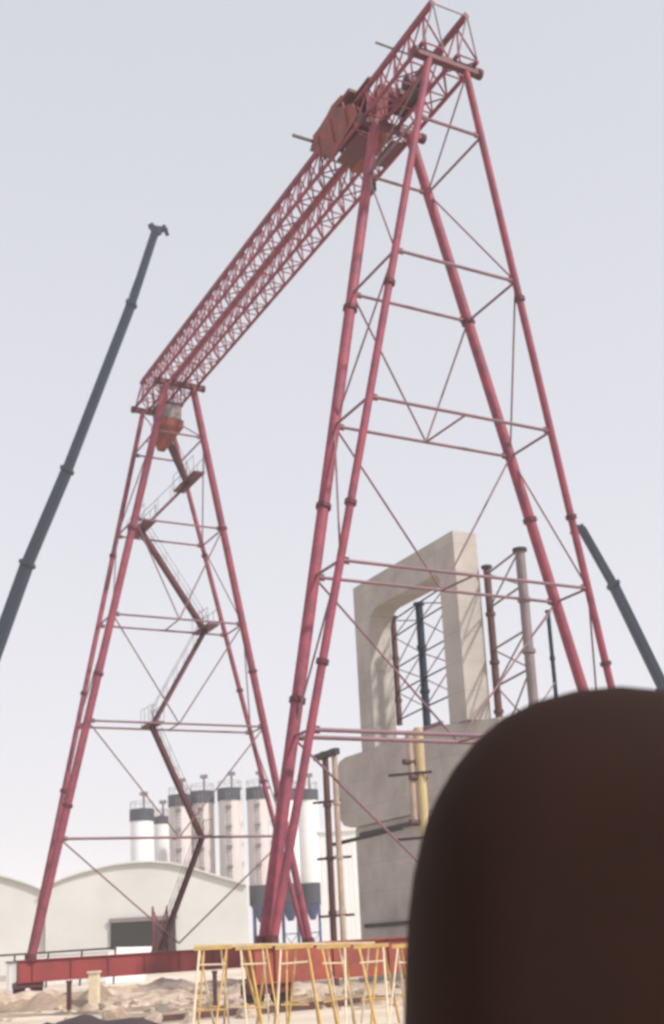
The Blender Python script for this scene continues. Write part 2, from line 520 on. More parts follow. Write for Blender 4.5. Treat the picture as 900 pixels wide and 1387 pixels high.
# small winch on the near end, inside the truss
wn = thing('electric_winch', 'small dark winch sitting inside the girder between the trolley and the high end', 'winch', P(.6, 0, ZB + .1))
MB().tube(P(.3, -.32, ZB + .48), P(.3, .32, ZB + .48), .27, n=18).build('drum', M['dark'], wn)
MB().box(P(.75, -.28, ZB + .08), UD * .6, VD * .5, ZD * .5).build('gearbox', M['dkred'], wn, bevel=.02)
MB().bar(P(0, 0, ZB + .1), P(1.5, 0, ZB + .1), .62, .08).build('base_frame', M['dark'], wn)

# rails and sleepers' berm
for t, uu in (('n', 0), ('f', L)):
    o = MB().bar(P(uu, -W - 14, .11), P(uu, W + 20, .11), .14, .15).build('crane_rail', M['brownsteel'])
    o['label'] = 'rusty crane rail under the near end carriage' if t == 'n' else 'rusty crane rail under the far end carriage'
    o['category'] = 'rail'
    o['group'] = 'crane rails'

# ------------------------------------------------------------------ bridge pier with the concrete portal
c1 = at(613, 718, 46.0)
ztop = c1.z
c2 = atz(478, 797, ztop)
c3 = atz(640.5, 725, ztop)
WV = (c2 - c1); WL = WV.length; WV.normalize()         # along the portal, towards the far post
NV = V((-WV.y, WV.x, 0))
if NV.dot(c3 - c1) < 0: NV = -NV
TK = max(.95, (c3 - c1).dot(NV))
print('PORTAL', c1, WL, TK, (c3 - c1).length)
def Q(a, b, z): return V((c1.x, c1.y, 0)) + WV * a + NV * b + ZD * z
def q_z(a, b, px, py):
    """height of the pixel row py above plan point (a,b)"""
    p = Q(a, b, 0); lo_, hi_ = -5., 60.
    for _ in range(50):
        m_ = (lo_ + hi_) / 2
        d = V((p.x, p.y, m_ - CH)); yy = CY - F * d.dot(IU) / d.dot(fw)
        if yy > py: lo_ = m_
        else: hi_ = m_
    return lo_
zcap = q_z(WL, -.3, 489, 1022)
zcapb = q_z(WL, -.3, 455, 1120)
PWD = 1.25                                              # width of a post seen on the front face
print('CAP', zcap, zcapb, ztop)
pier = thing('bridge_pier', 'grey concrete bridge pier with a rectangular portal frame on top, behind the near tower', 'bridge pier', Q(WL / 2, .5, 0))
out = [Q(0, 0, zcap), Q(0, 0, ztop), Q(WL, 0, ztop), Q(WL, 0, zcap), Q(WL - PWD, 0, zcap)]
bz = ztop - 1.45
# haunched inner corners
hau = 1.0
inner = []
for k in range(7):
    a_ = math.pi / 2 * k / 6
    inner.append(Q(WL - PWD - hau + hau * math.cos(a_), 0, bz - hau + hau * math.sin(a_)))
for k in range(7):
    a_ = math.pi / 2 * k / 6
    inner.append(Q(PWD + .35 - .35 * math.sin(a_), 0, bz - .35 + .35 * math.cos(a_)))
out += inner + [Q(PWD, 0, zcap)]
MB().prism(out, NV * TK).build('portal_frame', M['conc'], pier, bevel=.03)
cap = MB()
e0, e1 = -1.1, WL + 1.75
cf, cbk = -.45, TK + .5
EX = 1.35
prof = [(EX, zcap), (e1 - .9, zcap), (e1 - .35, zcap - .12), (e1, zcap - .5), (e1, zcapb + 1.0), (e1 - .15, zcapb + .5), (e1 - .5, zcapb + .18), (e1 - 1.1, zcapb + .04), (e1 - 1.7, zcapb), (EX, zcapb)]
cap.prism([Q(a_, cf, z) for a_, z in prof], NV * (cbk - cf)).build('pier_cap', M['concdk'], pier, bevel=.05)
MB().prism([Q(EX - .004, cf, zcapb), Q(-.75, 1.0, zcapb), Q(-.75, cbk, zcapb), Q(EX - .004, cbk, zcapb)], ZD * (zcap - zcapb)).build('cap_end', M['conc'], pier, bevel=.03)
MB().box(Q(.3, .0 - .3, -.3), WV * (WL + .15), NV * (TK + .6), ZD * (zcapb + .3)).build('pier_shaft', M['concdk'], pier, bevel=.06)
tp = MB()
tp.bar(Q(.1, -.36, zcapb - .35), Q(WL - .1, -.36, zcapb - .35), .12, .16)
tp.build('tie_beam', M['dark'], pier)
MB().bar(Q(.1, -.36, q_z(WL - .3, -.3, 480, 1254)), Q(WL - .1, -.36, q_z(WL - .3, -.3, 480, 1254)), .12, .16).build('tie_beam', M['dark'], pier)
# loose debris and red formwork beam on the cap's edge
fm = MB().bar(Q(1.5, -.2, zcap + .12), Q(WL * .5, -.2, zcap + .12), .14, .2).build('formwork_beam', M['bracered'])
tag(fm, 'pinkish red formwork beam lying on the front edge of the pier cap', 'beam')

# ------------------------------------------------------------------ steel pipe supports
def pipes(name, label, cat, cols, rows, xs, r, m, Y, base_beam=None, group=None, rb=.035):
    """cols: (top px, top py, bottom px, bottom py, Y, material, radius); each a plumb pipe"""
    P0 = at((cols[0][0] + cols[0][2]) / 2, cols[0][3], cols[0][4])
    th = thing(name, label, cat, P0, group)
    cc_ = []
    for tx, ty, bx, by, Yc, mm, rr in cols:
        mid = at((tx + bx) / 2, (ty + by) / 2, Yc)
        t_ = at(tx, ty, Yc); b_ = at(bx, by, Yc) if by < 1400 else V((mid.x, mid.y, 0))
        a_, z_ = V((mid.x, mid.y, t_.z)), V((mid.x, mid.y, b_.z))
        cc_.append((a_, z_))
        po = MB().tube(z_, a_, rr, n=16).build('pipe_column', mm, th, smooth=True)
        MB().tube(a_ - ZD * .06, a_ + ZD * .04, rr * 1.5, n=16).build('head_plate', M['dark'], po)
        k = 1
        while a_.z - k * 2.0 > z_.z:
            MB().tube(a_ - ZD * (k * 2.0 + .07), a_ - ZD * (k * 2.0 - .07), rr * 1.35, n=14).build('flange', mm, po)
            k += 1
    for i, j, zs, cross in rows:
        a_, b_ = cc_[i][0], cc_[j][0]
        for z in zs:
            MB().tube(V((a_.x, a_.y, z)), V((b_.x, b_.y, z)), rb, n=6).build('brace', M['greysteel'], th)
        if cross:
            for z1, z2 in zip(zs[:-1], zs[1:]):
                MB().tube(V((a_.x, a_.y, z1)), V((b_.x, b_.y, z2)), rb * .75, n=6).build('brace', M['greysteel'], th)
                MB().tube(V((a_.x, a_.y, z2)), V((b_.x, b_.y, z1)), rb * .75, n=6).build('brace', M['greysteel'], th)
    return th, cc_
# on the cap, seen through the portal: three pipe columns in the portal's line, behind it
YA = 53.0
th, cA = pipes('steel_support_tower', 'dark braced steel pipe columns standing on the pier, seen through the concrete portal', 'support tower',
      [(530, 836, 544, 982, 54.2, M['brownsteel'], .14), (567.5, 818, 579, 984, 51.4, M['boom'], .17), (603, 800, 624, 985, 48.8, M['boom'], .15)],
      [], None, .14, None, YA)
zs = [at(540, y, 54.2).z for y in (975, 938, 905, 863, 840)]
for i, j in ((0, 1), (1, 2)):
    a_, b_ = cA[i][0], cA[j][0]
    for z in zs:
        MB().tube(V((a_.x, a_.y, z)), V((b_.x, b_.y, z)), .04, n=6).build('brace', M['boom'], th)
    for z1, z2 in zip(zs[:-1], zs[1:]):
        for s1, s2 in ((z1, z2), (z2, z1)):
            MB().tube(V((a_.x, a_.y, s1)), V((b_.x, b_.y, s2)), .028, n=6).build('brace', M['greysteel'], th)
zb = min(cA[0][1].z, cA[1][1].z, cA[2][1].z)
# packing beams under its feet down onto the cap
MB().bar(V((cA[0][0].x, cA[0][0].y, zb + .05)) + WV * .4, V((cA[1][0].x, cA[1][0].y, zb + .05)) - WV * .3, .3, .3).build('base_beam', M['brownsteel'], th)
for k in range(3):
    c = cA[k][0]
    MB().tube(V((c.x, c.y, zcap)), V((c.x, c.y, zb)), .12, n=12).build('packing_post', M['brownsteel'], th) if zb > zcap + .02 else None
print('TOWER A base', zb, 'cap', zcap, [((c[0] - Q(0, 0, 0)).dot(WV), (c[0] - Q(0, 0, 0)).dot(NV)) for c in cA])

thB, cB = pipes('steel_support_tower', 'tall braced steel pipe columns rising right of the concrete portal above the brown mass', 'support tower',
      [(658, 768, 678, 975, 46.5, M['brownsteel'], .15), (699, 745, 728, 950, 43.5, M['greysteel'], .19), (744, 828, 752, 944, 47.5, M['boom'], .085)],
      [], None, .18, None, 45)
for c, rr, mm in zip(cB, (.15, .19, .085), (M['brownsteel'], M['greysteel'], M['boom'])):
    MB().tube(V((c[1].x, c[1].y, 0)), c[1], rr, n=16).build('pipe_column', mm, thB, smooth=True)
zs = [at(668, y, 46.5).z for y in (1060, 1010, 930, 880, 823, 777)]
a_, b_ = cB[0][0], cB[1][0]
for k, z in enumerate(zs):
    MB().tube(V((a_.x, a_.y, z)), V((b_.x, b_.y, z)), .05, n=6).build('brace', M['greysteel'], thB)
    if k < 5 and k != 3:
        MB().tube(V((a_.x, a_.y, z)), V((b_.x, b_.y, zs[k + 1])), .035, n=6).build('brace', M['greysteel'], thB)
        MB().tube(V((a_.x, a_.y, zs[k + 1])), V((b_.x, b_.y, z)), .035, n=6).build('brace', M['greysteel'], thB)
a_, b_ = cB[1][0], cB[2][0]
MB().tube(V((a_.x, a_.y, at(712, 868, 43.5).z)), V((b_.x, b_.y, b_.z - .2)), .035, n=6).build('brace', M['greysteel'], thB)
MB().tube(V((a_.x, a_.y, at(712, 968, 43.5).z)), V((b_.x, b_.y, b_.z - 3)), .035, n=6).build('brace', M['greysteel'], thB)

# pair of columns at the pier's left, from the ground to under the cap's end
YC = 45.0
thC, cC = pipes('steel_support_column', 'dark and tan pipe props standing together left of the pier under a short head beam', 'support column',
      [(438, 1020, 455, 1270, YC + .5, M['brownsteel'], .125), (450, 1016, 468, 1270, YC - .2, M['tan'], .11)],
      [], None, .13, None, YC)
for c, rr, mm in zip(cC, (.125, .11), (M['brownsteel'], M['tan'])):
    MB().tube(V((c[1].x, c[1].y, 0)), c[1], rr, n=16).build('pipe_column', mm, thC, smooth=True)
a_, b_ = at(428, 1027, YC + .9), at(457, 1015, YC - .6)
MB().bar(a_, V((b_.x, b_.y, a_.z)), .22, .24).build('head_beam', M['dark'], thC, bevel=.01)
for y, x0, x1 in ((1086, 424, 462), (1162, 430, 476), (1240, 432, 480)):
    a_, b_ = at(x0, y + 2, YC + .3), at(x1, y - 4, YC - .1)
    b_.z = a_.z
    MB().bar(a_, b_, .07, .09).build('brace', M['brownsteel'], thC)
tb = MB().bar(at(452, 1144, YC + .2), at(546, 1121, 43.6), .10, .13).build('tie_beam', M['dark'], thC)
# mustard pipes fixed on the cap's front
YD = 44.8
thD = thing('yellow_support_pipe', 'mustard yellow pipe pair clamped on the front of the pier cap', 'support pipe', at(565, 1136, YD))
for tx, bx, y0, y1, rr, mm in ((556, 561, 990, 1118, .13, M['tan']), (568, 575, 986, 1134, .18, M['ylwpipe'])):
    m_ = at((tx + bx) / 2, (y0 + y1) / 2, YD)
    MB().tube(V((m_.x, m_.y, at(bx, y1, YD).z)), V((m_.x, m_.y, at(tx, y0, YD).z)), rr, n=16).build('pipe', mm, thD, smooth=True)
for (xa, ya), (xb, yb) in (((527, 1053), (585, 1043)), ((537, 1138), (580, 1134))):
    a_, b_ = at(xa, ya, YD + .1), at(xb, yb, YD - .25)
    a_.z = b_.z = (a_.z + b_.z) / 2
    MB().bar(a_, b_, .10, .10).build('clamp_bar', M['dark'], thD)
for px, py in ((550, 1032), (559, 1114), (559, 1053)):
    c = at(px, py, YD - .15)
    MB().tube(c - NV * .1, c + NV * .6, .12, n=10).build('clamp', M['brownsteel'], thD)

# ------------------------------------------------------------------ telescopic booms of two mobile cranes
def mobile_crane(label, ppx, Yc, wb, wt, head, flip):
    """ppx: pixel points from foot to tip (foot lies outside the frame)"""
    pts_ = [at(x, y, Yc) for x, y in ppx]
    foot = pts_[0]
    root = thing('mobile_crane', label, 'mobile crane', V((foot.x, foot.y, 0)), 'mobile cranes with raised telescopic booms')
    n = len(pts_) - 1
    for i in range(n):
        k = i / n
        wdt = wb + (wt - wb) * k
        a_, b_ = pts_[i], pts_[i + 1]
        d = (b_ - a_).normalized()
        st_ = a_ - d * (.5 if i else 0)
        bo = MB().bar(st_, b_, wdt, wdt * 1.15, up=V((0, 1, 0)), w2=wdt * .96, h2=wdt * 1.1).build('boom_section', M['boom'], root, bevel=.04)
        if i < n - 1:
            MB().bar(b_ - d * .25, b_ + d * .03, wdt * 1.2, wdt * 1.4, up=V((0, 1, 0))).build('collar', M['boom'], bo, bevel=.02)
    tip = pts_[-1]; d = (tip - pts_[-2]).normalized()
    hd = MB()
    for (ax, ay), (bx, by), hh in head:
        hd.bar(at(ax, ay, Yc), at(bx, by, Yc), hh, hh)
    ho = hd.build('boom_head', M['boom'], root, bevel=.02)
    s_ = V((math.copysign(1, flip), 0, 0))
    MB().tube(tip + s_ * .25 - V((0, .2, 0)), tip + s_ * .25 + V((0, .2, 0)), .22, n=18).build('sheave', M['dark'], ho)
    MB().tube(pts_[0] + V((0, -wb * .66, 0)), tip + V((0, -.3, .1)), .018, n=4).build('hoist_rope', M['dark'], root)
    # carrier
    f2 = V((foot.x, foot.y, 0))
    MB().box(f2 + V((-5.5, -1.3, .9)), V((11, 0, 0)), V((0, 2.6, 0)), V((0, 0, .6))).build('chassis', M['yellow'], root, bevel=.03)
    MB().box(f2 + V((-1.6, -1.2, 1.5)), V((4.2, 0, 0)), V((0, 2.4, 0)), V((0, 0, 1.2))).build('superstructure', M['yellow'], root, bevel=.05)
    cb_ = MB().prism([f2 + V((x, -1.2, z)) for x, z in ((-5.4, 1.52), (-3.5, 1.52), (-3.5, 2.9), (-5.0, 2.9), (-5.4, 2.1))], V((0, 2.4, 0))).build('cab', M['yellow'], root, bevel=.03)
    MB().box(f2 + V((-4.7, -1.23, 2.1)), V((1.0, 0, 0)), V((0, .02, 0)), V((0, 0, .6))).build('window', M['glass'], cb_)
    for x in (-4.2, -2.6, 1.8, 3.4, 4.8):
        for y in (-1.25, 1.0):
            MB().tube(f2 + V((x, y, .55)), f2 + V((x, y + .3, .55)), .55, n=20).build('wheel', M['rubber'], root)
    bp_ = MB().tube(V((foot.x, foot.y, 1.6)), foot, .35, n=14)
    bp_.build('boom_pivot', M['boom'], root)
mobile_crane('dark blue telescopic crane boom leaning up right against the sky at the far left',
             [(-128, 1222), (38, 762), (92, 635), (179, 410), (210.5, 314)], 78.0, .74, .38,
             [((204, 305), (214, 318), .42), ((206, 308), (227, 312), .30), ((222, 306), (227, 318), .28)], 1)
mobile_crane('dark blue telescopic crane boom leaning up left at the right edge of the sky',
             [(1033, 1205), (898, 930), (830, 790), (788, 716)], 72.0, .72, .36,
             [((792, 724), (785, 712), .42), ((788, 717), (774, 718.5), .26), ((777, 713), (775, 723), .26)], -1)

# ------------------------------------------------------------------ cement silos
YS = 165.0
def silo(px0, px1, ytop, label, Ys=YS, shell='silo', legs=True, ladder=True, pipe=False):
    a_, b_ = at(px0, ytop, Ys), at(px1, ytop, Ys)
    c = (a_ + b_) / 2; r = (b_ - a_).length / 2
    hgt = c.z; th = thing('cement_silo', label, 'silo', V((c.x, c.y, 0)), 'cement silos of the batching plant')
    zb_ = 9.6
    B = V((c.x, c.y, 0))
    cap_h = r * 1.05
    hgt -= .35
    MB().tube(B + ZD * zb_, B + ZD * (hgt - cap_h), r, n=28).build('shell', M[shell], th, smooth=True)
    MB().tube(B + ZD * (hgt - cap_h), B + ZD * hgt, r * 1.07, n=28).build('top_band', M['slate'], th, smooth=True)
    MB().tube(B + ZD * hgt, B + ZD * (hgt + .18), r * .98, r * .3, n=20).build('roof', M['slate'], th)
    v = MB().tube(B + V((.3, 0, hgt)), B + V((.3, 0, hgt + 2.1)), .16, n=10)
    v.bar(B + V((-.2, 0, hgt + 2.1)), B + V((.8, 0, hgt + 2.1)), .5, .5)
    v.build('vent', M['greysteel'], th)
    rl = MB()
    for k in range(10):
        an = k * math.pi / 5
        p_ = B + V((math.cos(an) * r, math.sin(an) * r, hgt)); rl.tube(p_, p_ + ZD * 1.0, .03, n=4)
        an2 = an + math.pi / 5
        rl.tube(p_ + ZD, B + V((math.cos(an2) * r, math.sin(an2) * r, hgt + 1)), .03, n=4)
    rl.build('guard_rail', M['greysteel'], th)
    MB().tube(B + ZD * (zb_ - 2.6), B + ZD * (zb_ + .02), r * 1.05, n=28).build('skirt_band', M['slate'], th, smooth=True)
    MB().tube(B + ZD * (zb_ - 4.9), B + ZD * (zb_ - 2.6), r * .25, r * .95, n=20).build('discharge_cone', M['blue'], th, smooth=True)
    for k in range(4):
        an = math.pi / 4 + k * math.pi / 2
        p_ = B + V((math.cos(an) * r * .92, math.sin(an) * r * .92, 0))
        MB().tube(p_, p_ + ZD * (zb_ - 2.5), .13, n=8).build('leg', M['blue'], th)
    lb = MB()
    for k in range(4):
        a1, a2 = [math.pi / 4 + (k + j) * math.pi / 2 for j in (0, 1)]
        p1, p2 = [B + V((math.cos(x_) * r * .92, math.sin(x_) * r * .92, 0)) for x_ in (a1, a2)]
        lb.tube(p1 + ZD * 3, p2 + ZD * 3, .07, n=5).tube(p1 + ZD * .3, p2 + ZD * 3, .05, n=5)
    lb.build('leg_brace', M['blue'], th)
    if ladder:
        ld = MB()
        for s_ in (-.25, .25): ld.tube(B + V((s_, -r - .15, zb_)), B + V((s_, -r - .15, hgt - .5)), .04, n=4)
        for k in range(int((hgt - zb_) / .5)): ld.tube(B + V((-.25, -r - .15, zb_ + k * .5)), B + V((.25, -r - .15, zb_ + k * .5)), .03, n=4)
        for k in range(4): ld.box(B + V((-.4, -r - .35, zb_ + 2.5 + k * 2.7)), V((.8, 0, 0)), V((0, .3, 0)), V((0, 0, .35)))
        ld.build('ladder', M['greysteel'], th)
    if pipe: pp = MB().tube(B + V((r * .98, -.5, zb_ - 2)), B + V((r * .98, -.5, hgt - .3)), .17, n=8)
    if pipe: pp.build('fill_pipe', M['silowhite'], th, smooth=True)
silo(177, 207.5, 1093, 'white cement silo standing apart at the left end of the silo row', 160, 'silowhite', ladder=False)
silo(209, 228, 1103, 'small low white silo tucked beside the big leftmost pinkish silo', 172, 'silowhite', ladder=False)
silo(229, 259, 1074, 'pinkish silo at the left end of the big silo group, beside the small white one', YS)
silo(258.5, 289.5, 1069, 'pinkish silo touching the leftmost big silo on its right, behind the stair', YS + 1)
silo(295.5, 327, 1065, 'pinkish silo with marks up its front, left of the two A-frame legs crossing', YS, pipe=True)
silo(334, 364.5, 1064, 'pinkish silo directly left of the crossing crane legs', YS, pipe=True)
silo(372, 402, 1066, 'pale silo mostly hidden behind the crossing crane legs', YS, 'silowhite')
silo(403, 430, 1067, 'pale silo just right of the crossing crane legs', YS + 2, 'silowhite', ladder=False)

# tall white plant building behind the props
pb = thing('plant_building', 'bright white windowless plant building between the silos and the pier', 'building', at(455, 1290, 150))
a_, b_ = at(431, 1128, 150), at(500, 1124, 150)
B0, B1 = V((a_.x, a_.y, -.2)), V((b_.x, b_.y, -.2))
MB().box(B0, B1 - B0, V((0, 9, 0)), ZD * (a_.z + .2)).build('wall', M['silowhite'], pb)
MB().box(V((B0.x - .3, B0.y - .3, a_.z)), V(((B1 - B0).x + .6, 0, 0)), V((0, 9.6, 0)), ZD * .35).build('roof', M['white'], pb)
wl = MB()
for k in range(12):
    wl.box(V((B0.x + .3 + k * .55, B0.y - .05, .2)), V((.06, 0, 0)), V((0, .05, 0)), ZD * (a_.z - .4))
wl.build('cladding_ribs', M['white'], pb)

# ------------------------------------------------------------------ arched halls
SK = .15
XREF = (335 - CX) / F * 110
def hally(x, Yh): return Yh + SK * (x - XREF)
def hall(label, prof_px, Yh, depth, door_recess=False):
    prof = [at(x, y, hally((x - CX) / F * Yh, Yh)) for x, y in prof_px]
    mid = sum(prof, V()) / len(prof)
    th = thing('arched_hall', label, 'hall', V((mid.x, Yh, 0)), 'arched storage halls')
    base = [V((prof[-1].x, prof[-1].y, -.2)), V((prof[0].x, prof[0].y, -.2))]
    dv = V((-SK, 1, 0)) * depth
    MB().prism(prof + base, dv).build('wall', M['hall'], th)
    # thin roof skin following the arch, overhanging a little
    rf = MB()
    top = [p + V((0, -.35, .06)) for p in prof]
    bot = [p + V((0, -.35, -.10)) for p in prof][::-1]
    rf.prism(top + bot, dv * (1 + .7 / depth)).build('roof', M['hallroof'], th)
    # shallow eaves gutter line on the end wall
    MB().bar(V((prof[0].x, prof[0].y - .03, .25)), V((prof[-1].x, prof[-1].y - .03, .25)), .05, .5).build('plinth', M['conc'], th)
    return th
arc2 = [(62, 1201), (74, 1195), (92, 1187.5), (112, 1181), (132, 1176), (154, 1171), (176, 1168), (204, 1166.5), (232, 1168.5), (257, 1174), (280, 1181.5), (302, 1188), (320, 1193.5), (335, 1198)]
h2 = hall('pale grey arched hall with a large dark doorway, below the silos', arc2, 110, 45)
arc1 = [(-190, 1215), (-150, 1200), (-110, 1189), (-70, 1182), (-40, 1180), (-10, 1183), (12, 1188), (30, 1193.5), (46, 1199), (61, 1206)]
h1 = hall('pale grey arched hall cut by the left edge of the picture', arc1, 110.5, 45)
def panel(px0, px1, py0, py1, Yp, t, name, m, parent, out_=0):
    a_, b_ = at(px0, py0, Yp), at(px1, py0, Yp)
    z0 = max(-.1, at((px0 + px1) / 2, py1, Yp).z)
    d_ = 110 - Yp
    return MB().box(V((a_.x, hally(a_.x, 110) - d_, z0)), V((b_.x - a_.x, SK * (b_.x - a_.x), 0)), V((0, t, 0)), ZD * (a_.z - z0)).build(name, m, parent)
panel(157, 210, 1248, 1312, 109.80, .1, 'door_recess', M['door_recess'], h2)  # flat dark panels on the wall stand in for the shaded door opening
panel(210.5, 241, 1247.5, 1312, 109.78, .1, 'door_recess', M['door_recess2'], h2)
panel(155, 243, 1245, 1248, 109.70, .2, 'door_frame', M['greysteel'], h2)

# ------------------------------------------------------------------ yard clutter in front of the halls
a_, b_ = at(-25, 1296, 75), at(157, 1284, 75)
zr = 1.95
rt = thing('pipe_railing', 'long thin dark pipe railing in front of the halls at the left', 'railing', V(((a_.x + b_.x) / 2, 75, 0)))
MB().tube(V((a_.x, 75, a_.z)), V((b_.x, 75, b_.z)), .06, n=8).build('rail', M['dark'], rt)
for k in range(5):
    c = lerp(a_, b_, k / 4)
    MB().tube(V((c.x - .15, 75, 0)), V((c.x, 75, c.z)), .06, n=8).build('post', M['dark'], rt)
# pale site containers / boxes
def crate_box(name, label, cat, px0, px1, py, Yp, dep, m, roofm, gr=None):
    a_, b_ = at(px0, py, Yp), at(px1, py, Yp)
    zt_ = (a_.z + b_.z) / 2
    th = thing(name, label, cat, V(((a_.x + b_.x) / 2, Yp + dep / 2, 0)), gr)
    MB().box(V((a_.x, Yp, 0)), V((b_.x - a_.x, 0, 0)), V((0, dep, 0)), ZD * zt_).build('body', m, th, bevel=.03)
    MB().box(V((a_.x - .06, Yp - .06, zt_)), V((b_.x - a_.x + .12, 0, 0)), V((0, dep + .12, 0)), ZD * .1).build('lid', roofm, th)
    rb_ = MB(); x = a_.x + .15
    while x < b_.x - .1:
        rb_.box(V((x, Yp - .03, .1)), V((.05, 0, 0)), V((0, .03, 0)), ZD * (zt_ - .2)); x += .35
    rb_.build('ribs', m, th)
    return th
crate_box('storage_box', 'low pale storage box with a grey lid left of the far left crane foot', 'storage box', 9, 35, 1304, 70, 1.2, M['white'], M['greysteel'])
crate_box('site_container', 'long low white container behind the dark red end carriage at the left', 'container', 52, 147, 1292, 82, 2.4, M['silowhite'], M['white'])
# tilted white sheet
sh = MB()
p1, p2, p3, p4 = at(146, 1308, 78), at(198, 1306, 78), at(206, 1282, 78.6), at(158, 1283, 78.6)
p1.z = p2.z = 0; p1.y -= .5; p2.y -= .5
sh.prism([p1, p2, p3, p4], V((0, .05, 0)))
tag(sh.build('sheet_panel', M['silowhite']), 'bright white sheet leaning below the dark hall doorway', 'panel')

# soil berms under the rails and along the site, rubble and small posts
def berm(name, label, x0, x1, yc, wdt, hgt, m, seed, slope=0.0):
    rnd = random.Random(seed)
    bmh = bmesh.new()
    nx, ny = 90, 14
    grid = []
    ph = [rnd.uniform(0, 6) for _ in range(6)]
    for i in range(nx + 1):
        row = []
        tx = i / nx
        x = x0 + (x1 - x0) * tx
        for j in range(ny + 1):
            ty = j / ny * 2 - 1
            e = max(0, 1 - ty * ty) * min(1, tx * 9, (1 - tx) * 9)
            h_ = hgt * e * (.65 + .25 * math.sin(x * 1.1 + ph[0]) + .18 * math.sin(x * 2.7 + ph[1] + ty * 2) + .12 * math.sin(x * 6.1 + ph[2]) + rnd.uniform(-.10, .10))
            row.append(bmh.verts.new((x, yc + slope * (x - (x0 + x1) / 2) + ty * wdt + .3 * math.sin(x * .8 + ph[3]), max(-.02, h_ - .02))))
        grid.append(row)
    for i in range(nx):
        for j in range(ny):
            bmh.faces.new((grid[i][j], grid[i + 1][j], grid[i + 1][j + 1], grid[i][j + 1]))
    q = MB(); q.bm.free(); q.bm = bmh
    o = q.build(name, m, smooth=True)
    o['kind'] = 'stuff'; o['label'] = label; o['category'] = 'soil'
    return o
berm('soil_berm', 'low brown heap of soil at the bottom left edge', -19, -10.0, 44, 1.8, .75, M['soil'], 1)
berm('soil_berm', 'long low ridge of pale dug soil in front of the far carriage', -12, 4.5, 43.5, 1.6, .42, M['rubble'], 2, -.25)
berm('soil_berm', 'strip of brown soil behind the yellow trestles', -9, 9, 34.0, 1.1, .22, M['soil'], 3, .12)
berm('soil_berm', 'thin brown soil strip crossing the white ground', -14, 0, 38.5, .8, .14, M['soil'], 5, -.1)
berm('soil_berm', 'ridge of pale rubble hiding the wheels of the far carriage', -21, -2.5, 56.0, 1.1, .50, M['rubble'], 8, .585)
berm('soil_berm', 'ridge of pale rubble along the near rail', -1.5, 12, 35.8, .8, .34, M['rubble'], 9, .585)
rnd = random.Random(11)
rb = MB()
for k in range(420):
    y = rnd.uniform(29, 52)
    x = rnd.gauss(-6 * y / 40, 5.5)
    if rnd.random() < .4: y = 43.5 + rnd.gauss(0, 1.6)
    r = min(.34, .06 + rnd.expovariate(12))
    rb.rock(V((x, y, r * .25)), r, rnd)
ro = rb.build('rubble', M['rubble'])
ro['kind'] = 'stuff'; ro['label'] = 'loose pale stones and rubble scattered over the site'; ro['category'] = 'rubble'
tpb = MB()
bmh = tpb.bm
rnd = random.Random(5)
n1, n2 = 36, 8
x0, x1 = at(20, 1385, 26).x, at(330, 1385, 26).x
gr = []
for i in range(n1 + 1):
    t = i / n1; row = []
    for j in range(n2 + 1):
        s_ = j / n2 * 2 - 1
        hgt = .56 * (1 - s_ * s_) * min(1, t * 6, (1 - t) * 1.6 + .05 if t < 1 else 0) * (.85 + rnd.uniform(-.04, .05) + .12 * math.sin(i * .7))
        row.append(bmh.verts.new((x0 + (x1 - x0) * t, 25.6 + s_ * .8, hgt + .01)))
    gr.append(row)
for i in range(n1):
    for j in range(n2):
        bmh.faces.new((gr[i][j], gr[i + 1][j], gr[i + 1][j + 1], gr[i][j + 1]))
tag(tpb.build('tarpaulin', M['tarp'], smooth=True), 'dark crumpled tarpaulin on the white ground at the bottom left', 'tarpaulin')
def post(label, px, pt, Yp, r, m, cat='post', name='marker_post'):
    c = at(px, pt, Yp)
    th = thing(name, label, cat, V((c.x, c.y, 0)), 'short site posts')
    MB().bar(V((c.x, c.y, -.1)), c, r * 2, r * 2, up=V((0, 1, 0))).build('shaft', m, th, bevel=.015)
    MB().bar(V((c.x, c.y, c.z)), c + ZD * .07, r * 2.5, r * 2.5, up=V((0, 1, 0))).build('cap', m, th)
post('cream block post in front of the dark red carriage at the left', 128, 1318, 42, .16, M['cream'])
post('thin reddish stake left of the cream block post', 94, 1331, 41, .07, M['dkred'])
post('reddish stake standing among the yellow trestles', 291, 1318, 36, .06, M['brownsteel'])

